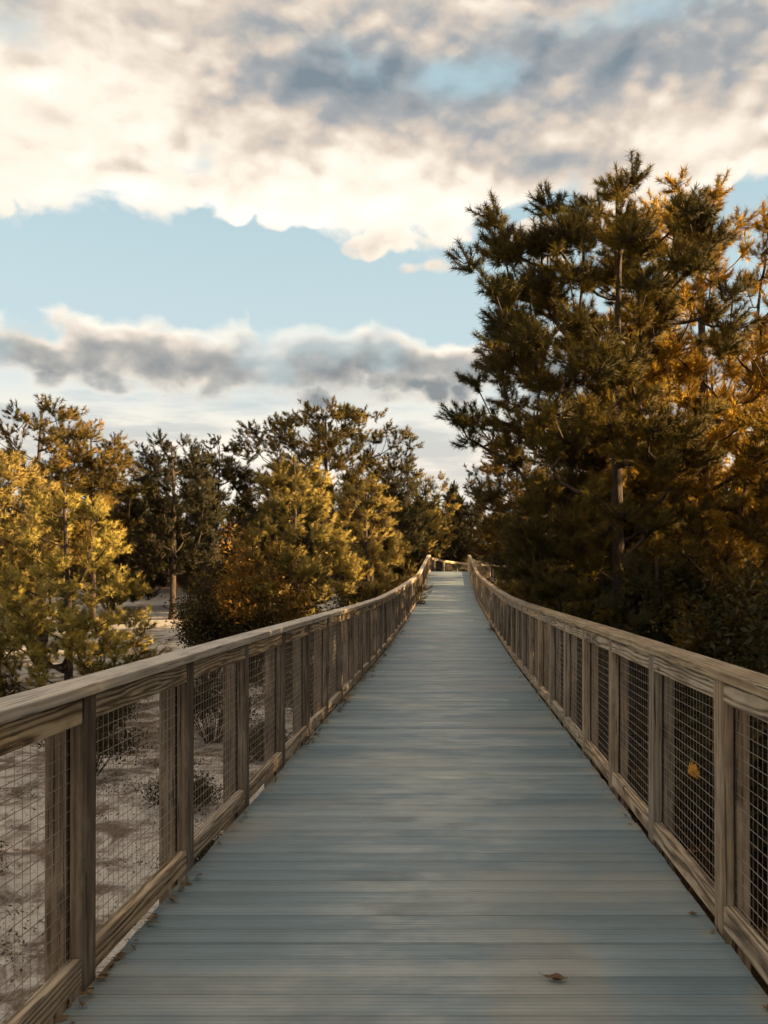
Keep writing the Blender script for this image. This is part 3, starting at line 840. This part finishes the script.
# ------------------------------------------------------------------ leaves
def edge_litter():
    rg = np.random.default_rng(21)
    C = []
    for k in range(60):
        y = rg.uniform(2.6, 26); x = -1.315 + abs(rg.normal()) * 0.035 + 0.01
        n = int(rg.uniform(3, 14))
        px = x + np.abs(rg.normal(size=n)) * 0.03; py = y + rg.normal(size=n) * 0.12
        C.append(np.stack([px, py, deck_z(py) + rg.uniform(0.004, 0.02, n)], 1))
    for k in range(16):
        y = rg.uniform(2.8, 20); n = int(rg.uniform(1, 4))
        px = 1.09 - np.abs(rg.normal(size=n)) * 0.03; py = y + rg.normal(size=n) * 0.08
        C.append(np.stack([px, py, deck_z(py) + rg.uniform(0.004, 0.012, n)], 1))
    C = np.concatenate(C)
    V, F, TT = leaf_cards(C, rg.normal(size=C.shape) * 0.35 + np.array([0, 0, 1]), rg.uniform(0.2, 1, len(C)), 0.024, rg)
    tag(obj('fallen_leaves', mesh_np('fallen_leaves', V, F, 4, attr=TT), M['leaf_dry']), 'dry leaf crumbs gathered along the deck edges', 'leaf litter', kind='stuff')
edge_litter()

def leaf_mesh(name, L, W, curl, lobes=0):
    """one thin curled leaf with a midrib fold and a stalk, 8 x 4 cells, given a little thickness"""
    bm = bmesh.new()
    nu, nv = 12, 6
    g = []
    for i in range(nu + 1):
        u = i / nu; row = []
        wid = W * (math.sin(math.pi * min(1, u * 0.98 + 0.02)) ** 0.8) * (1 + (0.38 * math.sin(u * math.pi * 2 * lobes) if lobes else 0))
        for j in range(nv + 1):
            v = j / nv * 2 - 1
            row.append(bm.verts.new(((u - 0.5) * L, v * wid * 0.5, abs(v) * wid * 0.35 + curl * ((u - 0.5) ** 2) * 4 + 0.004 * math.sin(u * 9 + v * 3))))
        g.append(row)
    for i in range(nu):
        for j in range(nv):
            bm.faces.new((g[i][j], g[i + 1][j], g[i + 1][j + 1], g[i][j + 1]))
    # stalk
    a = g[0][nv // 2].co.copy()
    prev = None
    for k in range(5):
        q = a + Vector((-0.006 * k * L / 0.08, 0, 0.0008 * k * k))
        ring = [bm.verts.new(q + Vector((0, math.cos(t) * 0.0012, math.sin(t) * 0.0012))) for t in (0, 2.09, 4.19)]
        if prev:
            for t in range(3): bm.faces.new((prev[t], prev[(t + 1) % 3], ring[(t + 1) % 3], ring[t]))
        prev = ring
    bmesh.ops.remove_doubles(bm, verts=bm.verts, dist=1e-5)
    me = bpy.data.meshes.new(name); bm.to_mesh(me); bm.free()
    me.attributes.new('tint', 'FLOAT', 'POINT').data.foreach_set('value', np.full(len(me.vertices), 0.45, np.float32))
    for p in me.polygons: p.use_smooth = True
    return me

def leaf_single(name, base, trans):
    m, nt, out = new_mat(name)
    tc = nt.new('ShaderNodeTexCoord')
    n = nt.noise(tc.outputs['Object'], 60, 3, 0.6)
    col = nt.ramp(n, [(0.3, [c * 0.55 for c in base]), (0.7, base)])
    d = nt.new('ShaderNodeBsdfPrincipled'); nt.plug(d.inputs['Base Color'], col); d.inputs['Roughness'].default_value = 0.6
    t = nt.new('ShaderNodeBsdfTranslucent'); nt.plug(t.inputs['Color'], col)
    mx = nt.new('ShaderNodeMixShader'); mx.inputs[0].default_value = trans
    nt.l.new(d.outputs[0], mx.inputs[1]); nt.l.new(t.outputs[0], mx.inputs[2]); nt.l.new(mx.outputs[0], out.inputs[0])
    return m
o = obj('dry_leaf', leaf_mesh('dry_leaf', 0.082, 0.034, 0.010), leaf_single('brown_leaf', (0.17, 0.09, 0.04), 0.15), None, (0.385, 3.10, float(deck_z(3.10)) + 0.005), (0.05, 0.0, R(-12)))
tag(o, 'brown curled leaf lying on the near boards of the deck', 'leaf')
o = obj('dry_leaf', leaf_mesh('caught_leaf', 0.10, 0.09, 0.014, 3), leaf_single('golden_leaf', (0.80, 0.36, 0.035), 0.4), None, (1.174, 4.16, EYE - 0.985), (R(70), R(25), R(100)))
tag(o, 'golden leaf caught in the wire mesh of the right railing', 'leaf')

# ------------------------------------------------------------------ sky
SUN_AZ, SUN_EL = R(95), R(14)          # azimuth clockwise from +Y
def build_world():
    w = bpy.data.worlds.new('World'); scene.world = w; w.use_nodes = True
    w.cycles.sampling_method = 'MANUAL'; w.cycles.sample_map_resolution = 512
    nt = NT(w.node_tree); nt.n.clear()
    out = nt.new('ShaderNodeOutputWorld'); bg = nt.new('ShaderNodeBackground')
    STR = 0.05
    bg.inputs['Strength'].default_value = STR
    sky = nt.new('ShaderNodeTexSky', sky_type='NISHITA'); sky.sun_disc = False
    sky.sun_elevation = SUN_EL; sky.sun_rotation = SUN_AZ; sky.altitude = 10; sky.air_density = 1.0; sky.dust_density = 1.2; sky.ozone_density = 2.0
    tc = nt.new('ShaderNodeTexCoord'); Dv = tc.outputs['Generated']
    s3 = nt.new('ShaderNodeSeparateXYZ'); nt.plug(s3.inputs[0], Dv)
    dx, dy, dz = s3.outputs
    hyp = nt.m('SQRT', nt.m('ADD', nt.m('MULTIPLY', dx, dx), nt.m('MULTIPLY', dy, dy)))
    el = nt.m('DIVIDE', dz, nt.m('MAXIMUM', hyp, 0.05))        # tangent of the elevation
    az = nt.m('ARCTAN2', dx, dy)
    cv = nt.new('ShaderNodeCombineXYZ'); nt.plug(cv.inputs[0], az); nt.plug(cv.inputs[1], nt.m('MULTIPLY', el, 1.3)); 
    P = cv.outputs[0]
    def cloud(scale, loc, detail=8, rough=0.56):
        return nt.noise(nt.mapping(P, loc=loc), scale, detail, rough, 0.15)
    wv_ = nt.new('ShaderNodeTexNoise'); nt.plug(wv_.inputs['Vector'], P); wv_.inputs['Scale'].default_value = 9.0; wv_.inputs['Detail'].default_value = 3
    wadd = nt.new('ShaderNodeVectorMath', operation='MULTIPLY_ADD'); nt.plug(wadd.inputs[0], wv_.outputs['Color']); wadd.inputs[1].default_value = (0.06, 0.06, 0.0); nt.plug(wadd.inputs[2], P)
    def puff(loc):                                            # rounded billows with creases between them
        v = nt.new('ShaderNodeTexVoronoi', feature='F1'); nt.plug(v.inputs['Vector'], nt.mapping(wadd.outputs[0], loc=loc))
        v.inputs['Scale'].default_value = 15.0; v.inputs['Detail'].default_value = 1.5; v.inputs['Roughness'].default_value = 0.45
        return nt.lin(v.outputs['Distance'], 0.0, 0.85, 1.0, 0.0)
    sunward = (-0.010, 0.022, 0.0)                            # the light comes over the low edge from the right
    nA = cloud(4.0, (0.3, 0.9, 0), 4, 0.5); nB = cloud(9.5, (3.1, 1.7, 0.4), 5, 0.52); nC = puff((1.3, 4.2, 0.2))
    def ofs(l): return tuple(x + y for x, y in zip(l, sunward))
    nBs = cloud(9.5, ofs((3.1, 1.7, 0.4)), 5, 0.52); nCs = puff(ofs((1.3, 4.2, 0.2)))
    def px(x, y):
        a = math.atan((x - 450.5) / 850); return a, (571 - y) / 850 * math.cos(a)
    def blob(x, y, rx, ry, amp):
        a, e = px(x, y)
        u = nt.m('DIVIDE', nt.m('SUBTRACT', az, a), rx / 850); v = nt.m('DIVIDE', nt.m('SUBTRACT', el, e), ry / 850)
        q = nt.m('ADD', nt.m('MULTIPLY', u, u), nt.m('MULTIPLY', v, v))
        return nt.m('MULTIPLY', nt.m('EXPONENT', nt.m('MULTIPLY', q, -1.0)), amp)
    def total(l):
        r_ = l[0]
        for x in l[1:]: r_ = nt.m('ADD', r_, x)
        return r_
    def cen(v, amp): return nt.m('MULTIPLY', nt.m('SUBTRACT', v, 0.5), amp)
    relief = nt.m('ADD', cen(nt.m('ADD', nt.m('SUBTRACT', nB, nBs), 0.5), 1.0), cen(nt.m('ADD', nt.m('SUBTRACT', nC, nCs), 0.5), 0.45))
    # the high bank with its ragged, lumpy lower edge
    elw = total([el, cen(nA, 0.10), cen(nB, 0.15), cen(nC, 0.09), blob(85, 215, 80, 40, 0.035)])
    bank = nt.sstep(elw, 0.318, 0.395)
    holes = total([blob(15, 20, 60, 45, -0.55), blob(205, 160, 18, 36, -0.35), blob(215, 70, 34, 36, -0.28), blob(455, 80, 90, 22, -0.48), blob(640, 12, 110, 22, -0.38), blob(330, 60, 60, 26, -0.15), blob(150, 60, 120, 50, 0.25), blob(560, 120, 160, 50, 0.25),
                   blob(90, 120, 110, 70, 0.35), blob(330, 205, 150, 30, 0.25), blob(440, 268, 30, 11, 0.62)])
    dens1 = total([bank, holes, cen(nA, 0.55), cen(nB, 0.85), cen(nC, 0.40)])
    m1 = nt.sstep(dens1, 0.27, 0.80)
    # the long low bar: flat grey foot, lit lumpy tops
    up = total([el, cen(nA, 0.13), cen(nB, 0.10), cen(nC, 0.035), blob(190, 345, 160, 200, -0.010), -0.221])
    m2 = nt.m('MULTIPLY', nt.sstep(up, 0.042, 0.020), nt.sstep(up, -0.058, -0.018))
    m2 = nt.m('MULTIPLY', m2, nt.sstep(cloud(6.5, (5.2, 0.3, 0.9), 4, 0.5), 0.36, 0.50, 0.55, 1.0))
    k = 0.285 / STR                                            # colours in scene units, before the strength
    def cc(r_, g_, b_): return (r_ * k, g_ * k, b_ * k, 1)
    greyn = nt.noise(nt.mapping(P, loc=(7.3, 2.2, 0), scale=(1.0, 1.25, 1)), 3.6, 4, 0.5)
    thick = nt.sstep(el, 0.41, 0.56)                          # thin and bright along the lower fringe
    shade1 = total([nt.m('MULTIPLY', thick, 0.28), cen(greyn, 1.25), nt.m('MULTIPLY', relief, 1.25), cen(nB, 0.12), cen(nC, -0.10), 0.02,
                    blob(300, 85, 110, 42, 0.50), blob(420, 95, 120, 40, 0.22), blob(85, 105, 120, 65, -0.36), blob(560, 160, 80, 20, 0.38), blob(300, 212, 220, 26, -0.34), blob(630, 50, 200, 60, 0.30), blob(130, 15, 120, 25, 0.2)])
    c1 = nt.ramp(nt.lin(shade1, -0.45, 1.15), [(0.0, (1.0, 0.945, 0.86)), (0.30, (0.93, 0.83, 0.70)), (0.52, (0.66, 0.565, 0.475)), (0.72, (0.365, 0.375, 0.385)), (1.0, (0.195, 0.245, 0.285))])
    c1 = nt.mix(1.0, c1, cc(1, 1, 1), 'MULTIPLY')
    sh2 = total([nt.sstep(up, 0.034, 0.000, 0, 0.88), nt.m('MULTIPLY', relief, 1.5), cen(nC, 0.12), cen(nB, 0.25)])
    sh2 = nt.m('MULTIPLY', sh2, nt.sstep(up, -0.055, -0.012))
    c2 = nt.ramp(sh2, [(0.0, (0.97, 0.89, 0.77)), (0.35, (0.74, 0.66, 0.57)), (0.65, (0.44, 0.425, 0.40)), (1.0, (0.25, 0.27, 0.28))])
    c2 = nt.mix(1.0, c2, cc(1, 1, 1), 'MULTIPLY')
    # clear sky: Nishita, paler and cream towards the horizon where thin haze hangs
    base = nt.mix(0.76, sky.outputs[0], cc(0.47, 0.63, 0.66))
    base = nt.mix(nt.sstep(el, 0.52, 0.26, 0, 0.45), base, cc(0.62, 0.72, 0.72))
    hz = nt.sstep(el, 0.255, 0.13)
    streak = nt.noise(nt.mapping(P, loc=(1, 5, 0), scale=(1.0, 4.2, 1)), 4.4, 5, 0.6)
    creamy = nt.mix(nt.sstep(streak, 0.40, 0.60), cc(0.60, 0.58, 0.54), cc(0.98, 0.87, 0.73))
    base = nt.mix(nt.m('MULTIPLY', hz, 0.92), base, creamy)
    colr = nt.mix(m2, base, c2)
    colr = nt.mix(m1, colr, c1)
    # below the horizon
    colr = nt.mix(nt.sstep(el, 0.0, -0.05), colr, cc(0.10, 0.08, 0.06))
    nt.plug(bg.inputs['Color'], colr)
    nt.l.new(bg.outputs[0], out.inputs[0])
build_world()

sun = bpy.data.lights.new('sun', 'SUN'); sun.energy = 5.0; sun.angle = R(0.5); sun.color = (1.0, 0.70, 0.36)
so = bpy.data.objects.new('sun', sun); link(so)
sv = Vector((math.sin(SUN_AZ) * math.cos(SUN_EL), math.cos(SUN_AZ) * math.cos(SUN_EL), math.sin(SUN_EL)))
so.rotation_euler = sv.to_track_quat('Z', 'Y').to_euler(); so.location = sv * 40

# ------------------------------------------------------------------ camera
cam = bpy.data.cameras.new('camera'); co = bpy.data.objects.new('camera', cam); link(co)
co.location = (0, 0, EYE); co.rotation_euler = (R(90), 0, 0)
cam.sensor_width = 36; cam.lens = 850 / 1024 * 36
cam.shift_x = -(450.5 - 384) / 1024; cam.shift_y = (571 - 512) / 1024
cam.clip_start = 0.05; cam.clip_end = 3000
scene.camera = co

scene.view_settings.view_transform = 'Standard'; scene.view_settings.look = 'None'
scene.view_settings.exposure = 2.0; scene.view_settings.gamma = 1.0
scene.cycles.max_bounces = 4; scene.cycles.transparent_max_bounces = 4; scene.cycles.diffuse_bounces = 2; scene.cycles.glossy_bounces = 2
scene.cycles.transmission_bounces = 3
scene.cycles.use_denoising = True
scene.cycles.use_adaptive_sampling = True; scene.cycles.adaptive_threshold = 0.02
